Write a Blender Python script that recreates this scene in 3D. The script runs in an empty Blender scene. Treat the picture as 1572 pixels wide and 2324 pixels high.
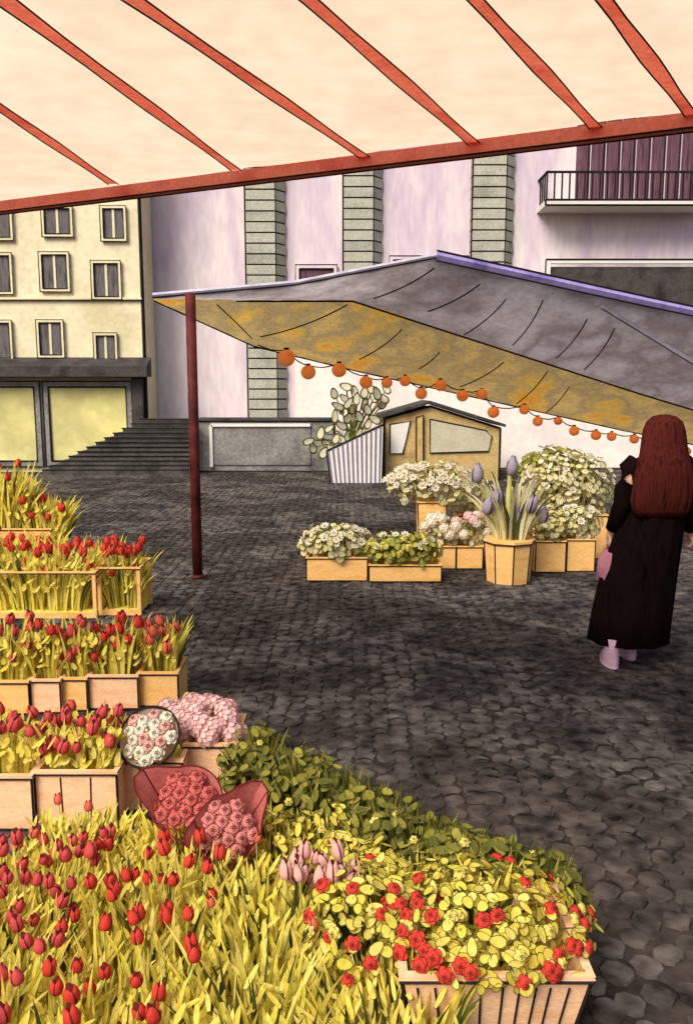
import bpy, math, random
from mathutils import Vector, Matrix
from mathutils.bvhtree import BVHTree
random.seed(11)
U = random.uniform
sc = bpy.context.scene
COL = sc.collection
sc.view_settings.view_transform = 'Standard'
sc.view_settings.look = 'None'
sc.view_settings.exposure = 0
# ------------------------------------------------------------------ camera
F = 1900.0; A = math.radians(8.4); CZ = 1.6
CA, SA = math.cos(A), math.sin(A)
cam = bpy.data.cameras.new('camera'); camo = bpy.data.objects.new('camera', cam); COL.objects.link(camo)
camo.location = (0, 0, CZ); camo.rotation_euler = (math.radians(90) - A, 0, 0)
cam.sensor_fit = 'VERTICAL'; cam.sensor_height = 36; cam.lens = 36 * F / 2360
cam.clip_start = 0.05; cam.clip_end = 500
sc.camera = camo
def ray(x, y):
    u = (x - 798) / F; v = (1180 - y) / F
    return Vector((u, CA + v * SA, -SA + v * CA))
def at(x, y, Y):
    r = ray(x, y); t = Y / r.y
    return Vector((r.x * t, Y, CZ + r.z * t))
def atz(x, y, z):
    r = ray(x, y); t = (z - CZ) / r.z
    return Vector((r.x * t, r.y * t, z))
# ------------------------------------------------------------------ light
w = bpy.data.worlds.new('World'); sc.world = w; w.use_nodes = True
nt = w.node_tree; bg = nt.nodes['Background']; sky = nt.nodes.new('ShaderNodeTexSky')
sky.sky_type = 'NISHITA'; sky.sun_disc = False
sdir = Vector((-0.42, -0.58, 0.70)).normalized()
sky.sun_elevation = math.asin(sdir.z); sky.sun_rotation = math.atan2(sdir.x, sdir.y)
sky.air_density = .8; sky.dust_density = 4; sky.ozone_density = .4
nt.links.new(sky.outputs[0], bg.inputs[0]); bg.inputs[1].default_value = 0.15
L = bpy.data.lights.new('sun', 'SUN'); L.energy = 3.6; L.angle = math.radians(32); L.color = (1, .95, .88)
Lo = bpy.data.objects.new('sun', L); COL.objects.link(Lo)
Lo.rotation_euler = sdir.to_track_quat('Z', 'Y').to_euler(); Lo.location = (-4, -6, 9)
# ------------------------------------------------------------------ materials
def C(h):
    h = h.lstrip('#'); r = [int(h[i:i + 2], 16) / 255 for i in (0, 2, 4)]
    return tuple((c / 12.92 if c <= .04045 else ((c + .055) / 1.055) ** 2.4) for c in r) + (1,)
def mat(name, cols, scale=6, rough=.8, island=0.0, trans=0.0, bump=.15, grain=.12, detail=4, stretch=(1, 1, 1), spec=.12, glow=0):
    m = bpy.data.materials.new(name); m.use_nodes = True
    n = m.node_tree.nodes; l = m.node_tree.links
    b = n['Principled BSDF']; out = n['Material Output']
    tc = n.new('ShaderNodeTexCoord'); mp = n.new('ShaderNodeMapping'); mp.inputs['Scale'].default_value = stretch
    l.new(tc.outputs['Object'], mp.inputs[0])
    nz = n.new('ShaderNodeTexNoise'); nz.inputs['Scale'].default_value = scale; nz.inputs['Detail'].default_value = detail
    l.new(mp.outputs[0], nz.inputs['Vector'])
    mr = n.new('ShaderNodeMapRange'); mr.inputs[1].default_value = .28; mr.inputs[2].default_value = .72
    l.new(nz.outputs[0], mr.inputs[0]); fac = mr.outputs[0]
    if island > 0:
        g = n.new('ShaderNodeNewGeometry'); mx = n.new('ShaderNodeMix'); mx.inputs[0].default_value = island
        l.new(fac, mx.inputs[2]); l.new(g.outputs['Random Per Island'], mx.inputs[3]); fac = mx.outputs[0]
    cr = n.new('ShaderNodeValToRGB'); e = cr.color_ramp.elements
    cs = [C(c) for c in cols]
    if len(cs) == 1: cs = cs * 2
    e[0].position = 0; e[0].color = cs[0]; e[1].position = 1; e[1].color = cs[-1]
    for i, c in enumerate(cs[1:-1]):
        x = e.new((i + 1) / (len(cs) - 1)); x.color = c
    l.new(fac, cr.inputs[0]); colr = cr.outputs[0]
    if grain > 0:
        n2 = n.new('ShaderNodeTexNoise'); n2.inputs['Scale'].default_value = scale * 14; n2.inputs['Detail'].default_value = 3
        l.new(mp.outputs[0], n2.inputs['Vector'])
        m2 = n.new('ShaderNodeMapRange'); m2.inputs[1].default_value = .3; m2.inputs[2].default_value = .7
        m2.inputs[3].default_value = 1 - grain * 1.6; m2.inputs[4].default_value = 1 + grain * .6
        l.new(n2.outputs[0], m2.inputs[0])
        mu = n.new('ShaderNodeVectorMath'); mu.operation = 'MULTIPLY'
        l.new(colr, mu.inputs[0]); l.new(m2.outputs[0], mu.inputs[1]); colr = mu.outputs[0]
    l.new(colr, b.inputs['Base Color']); b.inputs['Roughness'].default_value = rough
    b.inputs['Specular IOR Level'].default_value = spec
    if glow:
        l.new(colr, b.inputs['Emission Color']); b.inputs['Emission Strength'].default_value = glow
    if bump > 0:
        bp = n.new('ShaderNodeBump'); bp.inputs['Strength'].default_value = bump; bp.inputs['Distance'].default_value = .02
        l.new(nz.outputs[0], bp.inputs['Height']); l.new(bp.outputs[0], b.inputs['Normal'])
    if trans > 0:
        t = n.new('ShaderNodeBsdfTranslucent'); l.new(colr, t.inputs[0])
        ms = n.new('ShaderNodeMixShader'); ms.inputs[0].default_value = trans
        l.new(b.outputs[0], ms.inputs[1]); l.new(t.outputs[0], ms.inputs[2]); l.new(ms.outputs[0], out.inputs[0])
    return m
M = {}
M['ink'] = mat('ink', ['#1a1614', '#2c2624'], bump=0, grain=0)
M['inkgreen'] = mat('dark_leaf_edge', ['#44431a', '#646228'], bump=0, grain=0)
M['inkred'] = mat('dark_red_edge', ['#6b221c', '#4a1814'], bump=0, grain=0)
M['canvas'] = mat('cream_canvas', ['#e6c6aa', '#ead4b6', '#e8d0b2', '#eddcc0', '#ead4b4'], .7, .9, trans=.85, grain=.06, bump=.05)
M['red'] = mat('red_paint', ['#f0786a', '#f89082', '#e2685c'], 5, .7, grain=.1)
M['redw'] = mat('coral_webbing', ['#e06a5c', '#ee8674', '#cc5448'], 4, .8, grain=.12, trans=.85, bump=0)
M['pink'] = mat('pink_plaster', ['#d4bfc8', '#e0d0d2', '#cebbc8', '#e6d8d6', '#dac6cb'], .6, .95, bump=.08, grain=.07, stretch=(1.3, 1, .35), detail=5)
M['lowpink'] = mat('cream_plaster_lower', ['#e6d9d0', '#eee4d8', '#e2cec8'], .7, .95, bump=.1, grain=.06)
M['stone'] = mat('pilaster_stone', ['#a3a190', '#b9b6a4', '#8e8d7f'], 2, .9, island=.4, grain=.15)
M['cream'] = mat('cream_plaster', ['#dccfa8', '#e6dab6', '#d2c49a'], .7, .95, grain=.08)
M['white'] = mat('white_paint', ['#dcd6cc', '#e6e0d6'], 3, .7, grain=.05)
M['pane'] = mat('dark_pane', ['#4e484a', '#6e6866', '#3b3638'], 4, .5, grain=.15, stretch=(3, 1, .5))
M['curtain'] = mat('brown_curtain', ['#4b3038', '#6b4c56', '#37242b'], 5, .8, stretch=(4, 1, .3))
M['shopglow'] = mat('painted_glow_shop_pane', ['#e6dc86', '#f2eaa4', '#c4ba7c', '#eee492'], .5, .7, grain=.05)  # pale yellow paints the lit shop interior into the pane colour, no emission
M['dark'] = mat('dark_grey', ['#343130', '#4e4946', '#282524'], 2, .85, grain=.2)
M['mid'] = mat('mid_grey', ['#77736f', '#918d88', '#605d59'], 1.4, .9, grain=.2)
M['step'] = mat('dark_stone_step', ['#3f3c39', '#58544f', '#302d2c'], 2, .9, grain=.25)
M['maroon'] = mat('maroon_pole_paint', ['#4a1c1a', '#642a26', '#381412'], 5, .6)
M['purple'] = mat('purple_trim', ['#8a78b4', '#a292c8', '#705f9c'], 4, .7)
M['lav'] = mat('lavender_trim', ['#aca2b6', '#c8c0cc', '#948a9e'], 4, .7)
M['tgrey'] = mat('grey_tarpaulin', ['#b0a49e', '#ccc0be', '#9a8c88', '#d2c6ca'], 1.4, .9, trans=.65, grain=.12, bump=.05)
M['tochre'] = mat('ochre_tarpaulin', ['#c8aa66', '#e0be72', '#b8a070', '#e4ba5c', '#eea23c'], 2.2, .9, trans=.68, grain=.12, bump=.05, detail=5)  # last orange tone paints lantern glow onto the tarpaulin as blotches
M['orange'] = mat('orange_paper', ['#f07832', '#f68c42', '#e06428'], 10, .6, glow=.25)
M['wood'] = mat('ochre_wood', ['#ecb060', '#f0be78', '#e2a24e'], 5, .8, grain=.12, stretch=(1, 1, 3))
M['woodp'] = mat('peach_wood', ['#ecb284', '#f2c498', '#e4a270'], 5, .8, grain=.12, stretch=(1, 1, 3))
M['fill'] = mat('yellow_moss', ['#f0d454', '#f8e26c', '#d0b848'], 14, .95, bump=.3)
M['ochre'] = mat('ochre_board', ['#b09258', '#c6aa70', '#9c7e4a'], 3, .85, grain=.15)
M['leafy'] = mat('yellow_leaf', ['#fae468', '#f4de62', '#e4d658', '#fcea80', '#cdc458'], 5, .8, island=.75, trans=.4, bump=0, spec=.05)
M['leafg'] = mat('green_leaf', ['#b4ae4c', '#cac05c', '#929642', '#dccf68', '#7a8240'], 5, .8, island=.75, trans=.4, bump=0, spec=.05)
M['leafd'] = mat('dark_leaf', ['#74732f', '#908a3c', '#565a2c', '#a49a46', '#464a26'], 5, .8, island=.75, trans=.3, bump=0, spec=.05)
M['leafk'] = mat('deep_green_blade', ['#3e4420', '#565a28', '#2c3018'], 5, .8, island=.75, trans=.2, bump=0, spec=.05)
M['leafp'] = mat('pale_leaf', ['#f2e6ac', '#e6da96', '#f8eecc', '#d8cc84'], 5, .8, island=.75, trans=.4, bump=0, spec=.05)
M['leafc'] = mat('cream_leaf', ['#cac2a0', '#dad2b6', '#aea688'], 5, .7, island=.75, trans=.25, bump=0)
M['stem'] = mat('flower_stem', ['#a8ac46', '#c4be56'], 5, .7, bump=0)
M['pred'] = mat('red_petal', ['#da3a30', '#e6503e', '#c42e26'], 25, .7, trans=.35, bump=0)
M['pcor'] = mat('coral_petal', ['#e86a52', '#f08060', '#d85442'], 25, .7, trans=.35, bump=0)
M['pmau'] = mat('rose_petal', ['#d44a54', '#e06058', '#c43e46'], 25, .7, trans=.35, bump=0)
M['ppink'] = mat('pink_petal', ['#eeb2a4', '#f3c2b4', '#e49c92'], 25, .7, island=.4, trans=.35, bump=0)
M['plil'] = mat('lilac_pink_petal', ['#ecc8c2', '#f2d6d0', '#e4b8b6'], 25, .7, island=.4, trans=.3, bump=0)
M['prose'] = mat('rose_red_petal', ['#c45a58', '#d67068', '#aa484a'], 25, .7, island=.5, trans=.3, bump=0)
M['prosl'] = mat('light_rose_petal', ['#d67a76', '#e29088', '#c66666'], 25, .7, island=.5, trans=.3, bump=0)
M['pwhite'] = mat('cream_petal', ['#f2e6ca', '#f7efdc', '#ead8b4'], 25, .7, island=.4, trans=.3, bump=0)
M['pyel'] = mat('yellow_petal', ['#f4dc5c', '#f7e680', '#eacc48'], 25, .7, island=.4, trans=.35, bump=0)
M['bud'] = mat('violet_grey_petal', ['#a0909e', '#b8a8b0', '#847488'], 25, .7, trans=.3, bump=0)
M['paper'] = mat('rose_wrapping_paper', ['#c2605c', '#d47a72', '#ae4e4c'], 6, .8, trans=.35)
M['paperw'] = mat('pale_wrapping_paper', ['#eed2be', '#f5e0d0', '#e4c0ae'], 6, .8, trans=.25)
M['coat'] = mat('black_wool', ['#0f0909', '#1c100f', '#0b0706'], 7, .95, stretch=(4, 4, .5), spec=.03)
M['boot'] = mat('mauve_boot', ['#b48ca0', '#cba6b6', '#96708a'], 8, .7)
M['bag'] = mat('mauve_leather', ['#b0667a', '#c88a96', '#8e5666'], 8, .7)
M['skin'] = mat('skin', ['#d9a88c', '#e0b298'], 8, .6, bump=0)
M['hair'] = mat('dark_red_hair', ['#37130f', '#54211a', '#240c0a'], 14, .85, stretch=(4, 4, .22), bump=.5, spec=.05)
M['stripe'] = mat('violet_stripe', ['#6b6478', '#7f7890'], 6, .8)
M['mortar'] = mat('dark_mortar', ['#3c3632', '#4c443f', '#332e2b'], 1.2, .95, grain=.3, spec=0)
M['cobble'] = mat('cobblestone', ['#3d3734', '#5b524c', '#443e3a', '#6e665f', '#443f3f', '#5f544c'], .8, .95, island=.06, grain=.5, bump=.1, detail=8, spec=0)
# ------------------------------------------------------------------ mesh helper
class MB:
    def __init__(s): s.v = []; s.f = []; s.m = []
    def add(s, vs, fs, m=0):
        b = len(s.v); s.v += [tuple(v) for v in vs]
        for i, f in enumerate(fs):
            s.f.append([b + k for k in f]); s.m.append(m[i] if isinstance(m, list) else m)
    def box(s, x0, x1, y0, y1, z0, z1, m=0):
        vs = [(x, y, z) for z in (z0, z1) for y in (y0, y1) for x in (x0, x1)]
        s.add(vs, [(0, 2, 3, 1), (4, 5, 7, 6), (0, 1, 5, 4), (2, 6, 7, 3), (0, 4, 6, 2), (1, 3, 7, 5)], m)
    def boxink(s, x0, x1, y0, y1, z0, z1, r, m=0, mi=1):
        s.box(x0, x1, y0, y1, z0, z1, m)
        for x in (x0, x1):
            s.tube([(x, y0, z0), (x, y0, z1)], r, mi, 4)
        for z in (z0, z1):
            s.tube([(x0, y0, z), (x1, y0, z)], r, mi, 4)
    def bar(s, p, q, wd, h, m=0, up=(0, 0, 1)):
        p = Vector(p); q = Vector(q); d = (q - p).normalized(); up = Vector(up)
        if abs(d.dot(up)) > .95: up = Vector((0, 1, 0))
        sx = d.cross(up).normalized() * wd / 2; sz = sx.normalized().cross(d).normalized() * h / 2
        vs = [e + a * sx + b * sz for e in (p, q) for a, b in ((-1, -1), (1, -1), (1, 1), (-1, 1))]
        s.add(vs, [(3, 2, 1, 0), (4, 5, 6, 7), (0, 1, 5, 4), (1, 2, 6, 5), (2, 3, 7, 6), (3, 0, 4, 7)], m)
    def tube(s, pts, r, m=0, n=6):
        pts = [Vector(p) for p in pts]; k = len(pts); vs = []; fs = []
        for i, p in enumerate(pts):
            d = (pts[min(i + 1, k - 1)] - pts[max(i - 1, 0)]).normalized()
            up = Vector((0, 0, 1)) if abs(d.z) < .9 else Vector((0, 1, 0))
            a = d.cross(up).normalized(); b = a.cross(d)
            rr = r[i] if isinstance(r, (list, tuple)) else r
            for j in range(n):
                t = 2 * math.pi * j / n
                vs.append(p + (a * math.cos(t) + b * math.sin(t)) * rr)
        for i in range(k - 1):
            for j in range(n):
                fs.append((i * n + j, i * n + (j + 1) % n, (i + 1) * n + (j + 1) % n, (i + 1) * n + j))
        fs.append(tuple(range(n - 1, -1, -1))); fs.append(tuple((k - 1) * n + j for j in range(n)))
        s.add(vs, fs, m)
    def ell(s, c, r, m=0, n=12, k=8):
        c = Vector(c); vs = [c + Vector((0, 0, -r[2]))]; fs = []
        for i in range(1, k):
            ph = math.pi * i / k - math.pi / 2
            for j in range(n):
                t = 2 * math.pi * j / n
                vs.append(c + Vector((r[0] * math.cos(ph) * math.cos(t), r[1] * math.cos(ph) * math.sin(t), r[2] * math.sin(ph))))
        vs.append(c + Vector((0, 0, r[2]))); e = len(vs) - 1
        for j in range(n):
            fs.append((0, 1 + (j + 1) % n, 1 + j)); fs.append((e, e - n + j, e - n + (j + 1) % n))
        for i in range(k - 2):
            for j in range(n):
                a = 1 + i * n
                fs.append((a + j, a + (j + 1) % n, a + n + (j + 1) % n, a + n + j))
        s.add(vs, fs, m)
    def prism(s, poly, ext, m=0):
        poly = [Vector(p) for p in poly]; ext = Vector(ext); n = len(poly)
        vs = poly + [p + ext for p in poly]
        fs = [tuple(range(n)), tuple(range(2 * n - 1, n - 1, -1))] + [(i, i + n, (i + 1) % n + n, (i + 1) % n) for i in range(n)]
        s.add(vs, fs, m)
    def loft(s, rings, n=24, m=0, rip=0, k=9, cap=True):
        vs = []; fs = []
        for i, (cx, cy, z, rx, ry) in enumerate(rings):
            f = i / (len(rings) - 1)
            for j in range(n):
                t = 2 * math.pi * j / n; q = 1 + rip * f * math.sin(k * t + .7 * math.sin(t))
                vs.append((cx + rx * q * math.cos(t), cy + ry * q * math.sin(t), z))
        for i in range(len(rings) - 1):
            for j in range(n):
                fs.append((i * n + j, i * n + (j + 1) % n, (i + 1) * n + (j + 1) % n, (i + 1) * n + j))
        if cap:
            fs.append(tuple(range(n))); fs.append(tuple((len(rings) - 1) * n + j for j in range(n)))
        s.add(vs, fs, m)
    def pad(s, c, nrm, wd, ln, m=0, mi=1, n=9, cup=.15, edge=.84, up=None):
        c = Vector(c); nrm = Vector(nrm).normalized()
        if up is None: up = Vector((U(-1, 1), U(-1, 1), U(-.2, 1)))
        t = Vector(up); t = t - nrm * t.dot(nrm)
        if t.length < 1e-3: t = nrm.orthogonal()
        t.normalize(); b = t.cross(nrm)
        vs = [c - nrm * cup * wd]; fs = []; ms = []
        for sc_, z in ((edge, -.3), (1, 0)):
            for j in range(n):
                a = 2 * math.pi * j / n; x = math.sin(a); y = math.cos(a)
                x *= (1 - .25 * y)
                vs.append(c + b * x * wd * sc_ + t * y * ln * sc_ + nrm * z * cup * wd)
        for j in range(n):
            k = (j + 1) % n
            fs.append((0, 1 + j, 1 + k)); ms.append(m)
            fs.append((1 + j, 1 + n + j, 1 + n + k, 1 + k)); ms.append(mi)
        s.add(vs, fs, ms)
    def blade(s, p, q, wd, m=0, mi=1, edge=.82):
        p = Vector(p); q = Vector(q); h = (q - p)
        mid = p + h * .5 + Vector((-h.x * .35, -h.y * .35, abs(h.z) * .16))
        a = U(-1.0, 1.0); side = Vector((math.cos(a), math.sin(a) * .6, 0)).normalized()
        prof = (.45, .8, 1, .85, .5); vs = []; fs = []; ms = []
        for i, pr in enumerate(prof):
            t = i / 5
            c = p * (1 - t) ** 2 + mid * 2 * t * (1 - t) + q * t * t
            for e in (-1, -edge, edge, 1): vs.append(c + side * wd * pr * e)
        vs.append(q); T = len(vs) - 1
        for i in range(4):
            for j in range(3):
                fs.append((i * 4 + j, i * 4 + j + 1, i * 4 + j + 5, i * 4 + j + 4)); ms.append(m if j < 2 else mi)
        for j in range(3): fs.append((16 + j, 17 + j, T)); ms.append(m if j < 2 else mi)
        s.add(vs, fs, ms)
    def data(s, name, mats, smooth=False, org=(0, 0, 0)):
        me = bpy.data.meshes.new(name); o = Vector(org)
        me.from_pydata([tuple(Vector(v) - o) for v in s.v], [], s.f)
        for m_ in mats: me.materials.append(M[m_] if isinstance(m_, str) else m_)
        me.polygons.foreach_set('material_index', s.m)
        if smooth: me.polygons.foreach_set('use_smooth', [True] * len(s.f))
        me.update(); return me
ORG = {}
def build(mb, name, mats, parent=None, smooth=False, local=False):
    if parent is None:
        xs = [v[0] for v in mb.v]; ys = [v[1] for v in mb.v]; zs = [v[2] for v in mb.v]
        org = Vector(((min(xs) + max(xs)) / 2, (min(ys) + max(ys)) / 2, min(zs)))
    else:
        org = Vector((0, 0, 0)) if local else ORG[parent.name]
    o = bpy.data.objects.new(name, mb.data(name, mats, smooth, org)); COL.objects.link(o)
    if parent is None: o.location = org; ORG[o.name] = org
    else: o.parent = parent; ORG[o.name] = org
    return o
def tag(o, label, cat, group=None):
    o['label'] = label; o['category'] = cat
    if group: o['group'] = group
    return o
def thing(name, label, cat, loc, group=None):
    o = bpy.data.objects.new(name, None); COL.objects.link(o); o.location = loc; o.empty_display_size = .1
    ORG[o.name] = Vector(loc); return tag(o, label, cat, group)
def struct(o): o['kind'] = 'structure'; return o
# ------------------------------------------------------------------ ground
mb = MB(); mb.add([(-150, -60, -.010), (150, -60, -.010), (150, 240, -.010), (-150, 240, -.010)], [(0, 1, 2, 3)])
struct(build(mb, 'ground', ['mortar']))
mb = MB(); S = .084; FW = 1.0
for j in range(-6, int(17.2 / S)):
    for i in range(-90, 100):
        x = i * S + U(-.012, .012)
        fx = (x / FW + .13 * math.sin(j * .35)) % 1.0; q = 2 * fx - 1
        y = 1.3 + j * S + .34 * (1 - q * q) + U(-.014, .014)
        if y > 16.9 or y < 1.5 or abs(x) > .44 * y + .3: continue
        ang = math.atan(-.34 * 4 * q / FW) * .9 + U(-.25, .25)
        c, s_ = math.cos(ang), math.sin(ang); hw = S * U(.47, .56); hd = S * U(.45, .55); top = U(-.0022, .0005)
        vs = []
        for rr, zz in ((1, -.0115), (.95, top)):
            for k in range(8):
                t = math.pi / 4 * k + math.pi / 8
                ct, st = math.cos(t), math.sin(t)
                a = math.copysign(abs(ct) ** .7, ct) * hw * rr; b = math.copysign(abs(st) ** .7, st) * hd * rr
                vs.append((x + a * c - b * s_, y + a * s_ + b * c, zz))
        fs = [(k, (k + 1) % 8, 8 + (k + 1) % 8, 8 + k) for k in range(8)]
        fs.append(tuple(8 + k for k in range(8)))
        mb.add(vs, fs)
        if y < 11 and random.random() < .25:   # a dark open joint round the far side of some stones
            v2 = []; tw = S * U(.06, .11)
            a0 = U(.1, .6); a1 = math.pi - U(.2, 1.0)
            for k in range(7):
                t = a0 + (a1 - a0) * k / 6; wdt = tw * math.sin(math.pi * (k + .35) / 6.7)
                for e in (-.5, .5):
                    a = math.cos(t) * (hw * 1.1 + wdt * e); b = math.sin(t) * (hd * 1.1 + wdt * e)
                    v2.append((x + a * c - b * s_, y + a * s_ + b * c, .004))
            mb.add(v2, [(2 * k, 2 * k + 2, 2 * k + 3, 2 * k + 1) for k in range(6)], 1)
struct(build(mb, 'pavement', ['cobble', 'ink'], smooth=False))
# ------------------------------------------------------------------ pink building
YP = 17.3
pb = thing('pink_building', 'long pale pink plaster building across the square with banded stone pilasters', 'building', (2.5, YP + 2, 0))
mb = MB(); mb.box(-5.2, 11, YP, YP + 5, 0, 9.5); build(mb, 'wall', ['pink'], pb)
def pilaster(x0, x1, y0, z0, z1):
    mb = MB(); a = at(x0, y0, YP - .3).x; b = at(x1, y0, YP - .3).x; ww = b - a
    z = z0; k = 0
    while z < z1:
        h = .205; e = .018 if k % 2 else 0
        def course(zz0, zz1, g, m):
            poly = [(a + g, YP, zz0), (a + g, YP - .3 + g, zz0), (a + ww * .78, YP - .3 + g, zz0), (b + e - g, YP - .06, zz0), (b + e - g, YP, zz0)]
            mb.prism(poly, (0, 0, zz1 - zz0), m)
        course(z, z + h - .03, 0, 0); course(z + h - .03, z + h, .02, 1)
        z += h; k += 1
    mb.tube([(a, YP - .3, z0), (a, YP - .3, z1)], .016, 1, 4); mb.tube([(a + ww * .78, YP - .302, z0), (a + ww * .78, YP - .302, z1)], .009, 1, 4)
    return build(mb, 'pilaster', ['stone', 'ink'], pb)
pilaster(566, 655, 600, 0, 8.5)
zl = at(800, 655, YP).z
pilaster(790, 880, 500, zl, 8.5)
pilaster(1087, 1187, 480, zl, 8.5)
mb = MB(); mb.box(at(672, 0, YP - .1).x, 8, YP - .1, YP, 0, zl - .12); build(mb, 'lower_wall', ['lowpink'], pb)
mb = MB(); mb.box(at(672, 0, YP).x, 8, YP - .16, YP, zl - .12, zl); build(mb, 'ledge', ['pink'], pb)
def pwin(x0, x1, y0, y1, Y, m='mid', fr='white', r=.02, parent=None, nm='window', mull=1, fw=.07, mw=.035):
    a = at(x0, y1, Y); b = at(x1, y0, Y); yc = (y0 + y1) / 2
    ax = at(x0, yc, Y).x; bx = at(x1, yc, Y).x
    mb = MB(); mb.box(ax, bx, Y - .03, Y + .02, a.z, b.z)
    wn = build(mb, nm, [m], parent)
    f = MB()
    for (p0, p1, q0, q1) in ((ax - fw, ax, a.z - fw, b.z + fw), (bx, bx + fw, a.z - fw, b.z + fw), (ax, bx, b.z, b.z + fw), (ax, bx, a.z - fw, a.z)):
        f.box(p0, p1, Y - .06, Y, q0, q1)
    for k in range(mull):
        xm = ax + (bx - ax) * (k + 1) / (mull + 1); f.box(xm - mw, xm + mw, Y - .045, Y - .031, a.z, b.z, 0)
    o = fw + r * .5
    f.tube([(ax - o, Y - .06, a.z - o), (bx + o, Y - .06, a.z - o), (bx + o, Y - .06, b.z + o), (ax - o, Y - .06, b.z + o), (ax - o, Y - .06, a.z - o)], r * .7, 1, 4)
    f.tube([(ax, Y - .062, a.z), (bx, Y - .062, a.z), (bx, Y - .062, b.z), (ax, Y - .062, b.z), (ax, Y - .062, a.z)], r * .8, 1, 4)
    build(f, 'frame', [fr, 'ink'], wn)
    return wn
pwin(690, 768, 620, 680, YP, 'curtain', 'pink', .018, pb, mull=0)['label'] = 'low mauve window between the first two pilasters'
pwin(905, 1070, 600, 680, YP, 'mid', 'pink', .018, pb, mull=0)['label'] = 'wide grey window head behind the canopy peak'
mb = MB(); q0 = at(1262, 690, YP - .14); q1 = at(1700, 612, YP - .14); mb.box(q0.x, q1.x, YP - .2, YP - .16, at(1400, 760, YP - .2).z, at(1400, 615, YP - .2).z); 
shw = build(mb, 'shop_window', ['dark'], pb); shw['label'] = 'wide dark shop window under the balcony'
mb = MB(); zt = at(1400, 608, YP - .2).z; mb.box(q0.x - .1, q1.x, YP - .26, YP - .16, zt, zt + .07, 0); mb.tube([(q0.x - .1, YP - .262, zt + .075), (q1.x, YP - .262, zt + .075)], .018, 1, 4); mb.box(q0.x - .1, q0.x, YP - .26, YP - .16, at(1400, 760, YP - .2).z, zt)
mb.tube([(q0.x - .1, YP - .262, zt - 1.2), (q0.x - .1, YP - .262, zt + .07)], .014, 1, 4)
build(mb, 'frame', ['white', 'ink'], shw)
# balcony
ax = at(1255, 470, YP - .7).x; bx = at(1640, 470, YP - .7).x; zb = at(1400, 474, YP - .7).z
mb = MB(); mb.boxink(ax, bx, YP - .75, YP, zb, zb + .1, .02); bal = build(mb, 'balcony', ['white', 'ink'], pb)
mb = MB(); zt = at(1300, 397, YP - .7).z
mb.bar((ax, YP - .72, zt), (bx, YP - .72, zt), .04, .04); mb.bar((ax + .02, YP - .72, zt), (ax + .02, YP, zt), .04, .04)
x = ax + .02
while x < bx: mb.bar((x, YP - .72, zb + .1), (x, YP - .72, zt), .028, .028); x += .145
for k in range(1, 4): mb.bar((ax + .02, YP - .72 + k * .18, zb + .1), (ax + .02, YP - .72 + k * .18, zt), .028, .028)
build(mb, 'railing', ['ink'], bal)
a0 = at(1325, 400, YP).x; z1 = zb + 3.0
mb = MB()
x = a0
while x < a0 + 2.6:
    mb.prism([(x, YP, zb + .12), (x + .08, YP - .1, zb + .12), (x + .2, YP - .1, zb + .12), (x + .28, YP, zb + .12)], (0, 0, z1 - zb - .12)); x += .3
build(mb, 'window', ['curtain'], pb)['label'] = 'tall window with dark brown curtains behind the balcony railing'
# ------------------------------------------------------------------ cream building left
YL = 16.3; XR = -3.92
cb = thing('cream_building', 'cream yellow building at the left with framed windows over a lit shop', 'building', (-7, YL + 2.5, 0))
mb = MB(); mb.box(-11, XR, YL, YL + .95, 0, 10.5); mb.tube([(XR, YL, 0), (XR, YL, 10.5)], .035, 1, 4)
build(mb, 'wall', ['cream', 'ink'], cb)
for (x0, x1, y0, y1) in ((105, 163, 482, 540), (240, 286, 482, 550), (100, 156, 588, 666), (219, 274, 608, 684), (94, 143, 744, 818), (225, 266, 774, 836)):
    pwin(x0, x1, y0, y1, YL, 'pane', 'cream', .016, cb, mull=1, fw=.05, mw=.022)
for (y0, y1) in ((482, 548), (590, 672), (745, 825)):
    pwin(-40, 25, y0, y1, YL, 'pane', 'cream', .016, cb, mull=1, fw=.05, mw=.022)
zc = at(200, 692, YL).z
mb = MB(); mb.box(-11, XR - .01, YL - .05, YL, zc, zc + .05); mb.tube([(-11, YL - .05, zc), (XR, YL - .05, zc)], .01, 1, 4); build(mb, 'cornice', ['cream', 'ink'], cb)
z0 = at(200, 868, YL - .4).z; z1 = at(200, 834, YL - .4).z
mb = MB(); mb.prism([(-11, YL - .4, z0), (-11, YL - .4, z1 - .08), (-11, YL, z1 + .1), (-11, YL, z0)], (11 + at(338, 860, YL - .4).x, 0, 0)); build(mb, 'shop_canopy', ['dark'], cb)
pwin(118, 295, 892, 1062, YL, 'shopglow', 'mid', .025, cb, 'shop_window', mull=0, fw=.1)['label'] = 'large shop window with its lit glow painted pale yellow'
pwin(-60, 85, 892, 1062, YL, 'shopglow', 'mid', .025, cb, 'shop_window', mull=0, fw=.1)
mb = MB(); mb.box(at(308, 900, YL).x, XR - .03, YL - .14, YL, 0, z0); build(mb, 'pier', ['dark'], cb)
# stairs
YS = 15.75
mb = MB(); xa = at(98, 1085, YS).x; xb = at(345, 1000, YS).x; xe = at(436, 1000, YS).x; ht = at(380, 966, YS).z; n = 12
for k in range(n):
    x0 = xa + (xb - xa) * k / n
    mb.box(x0, xe, YS + .004 * k, YS + .5, ht * k / n + (.012 if k else 0), ht * (k + 1) / n)
    mb.box(x0 + .01, xe - .01, YS + .02 + .004 * k, YS + .5, ht * k / n - .01, ht * k / n + .014, 1)
    mb.tube([(x0 - .01, YS, ht * (k + 1) / n), (xe, YS, ht * (k + 1) / n)], .012, 1, 4)
tag(build(mb, 'stone_steps', ['step', 'ink']), 'flight of dark stone steps rising to the right below the cream building', 'steps')
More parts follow.
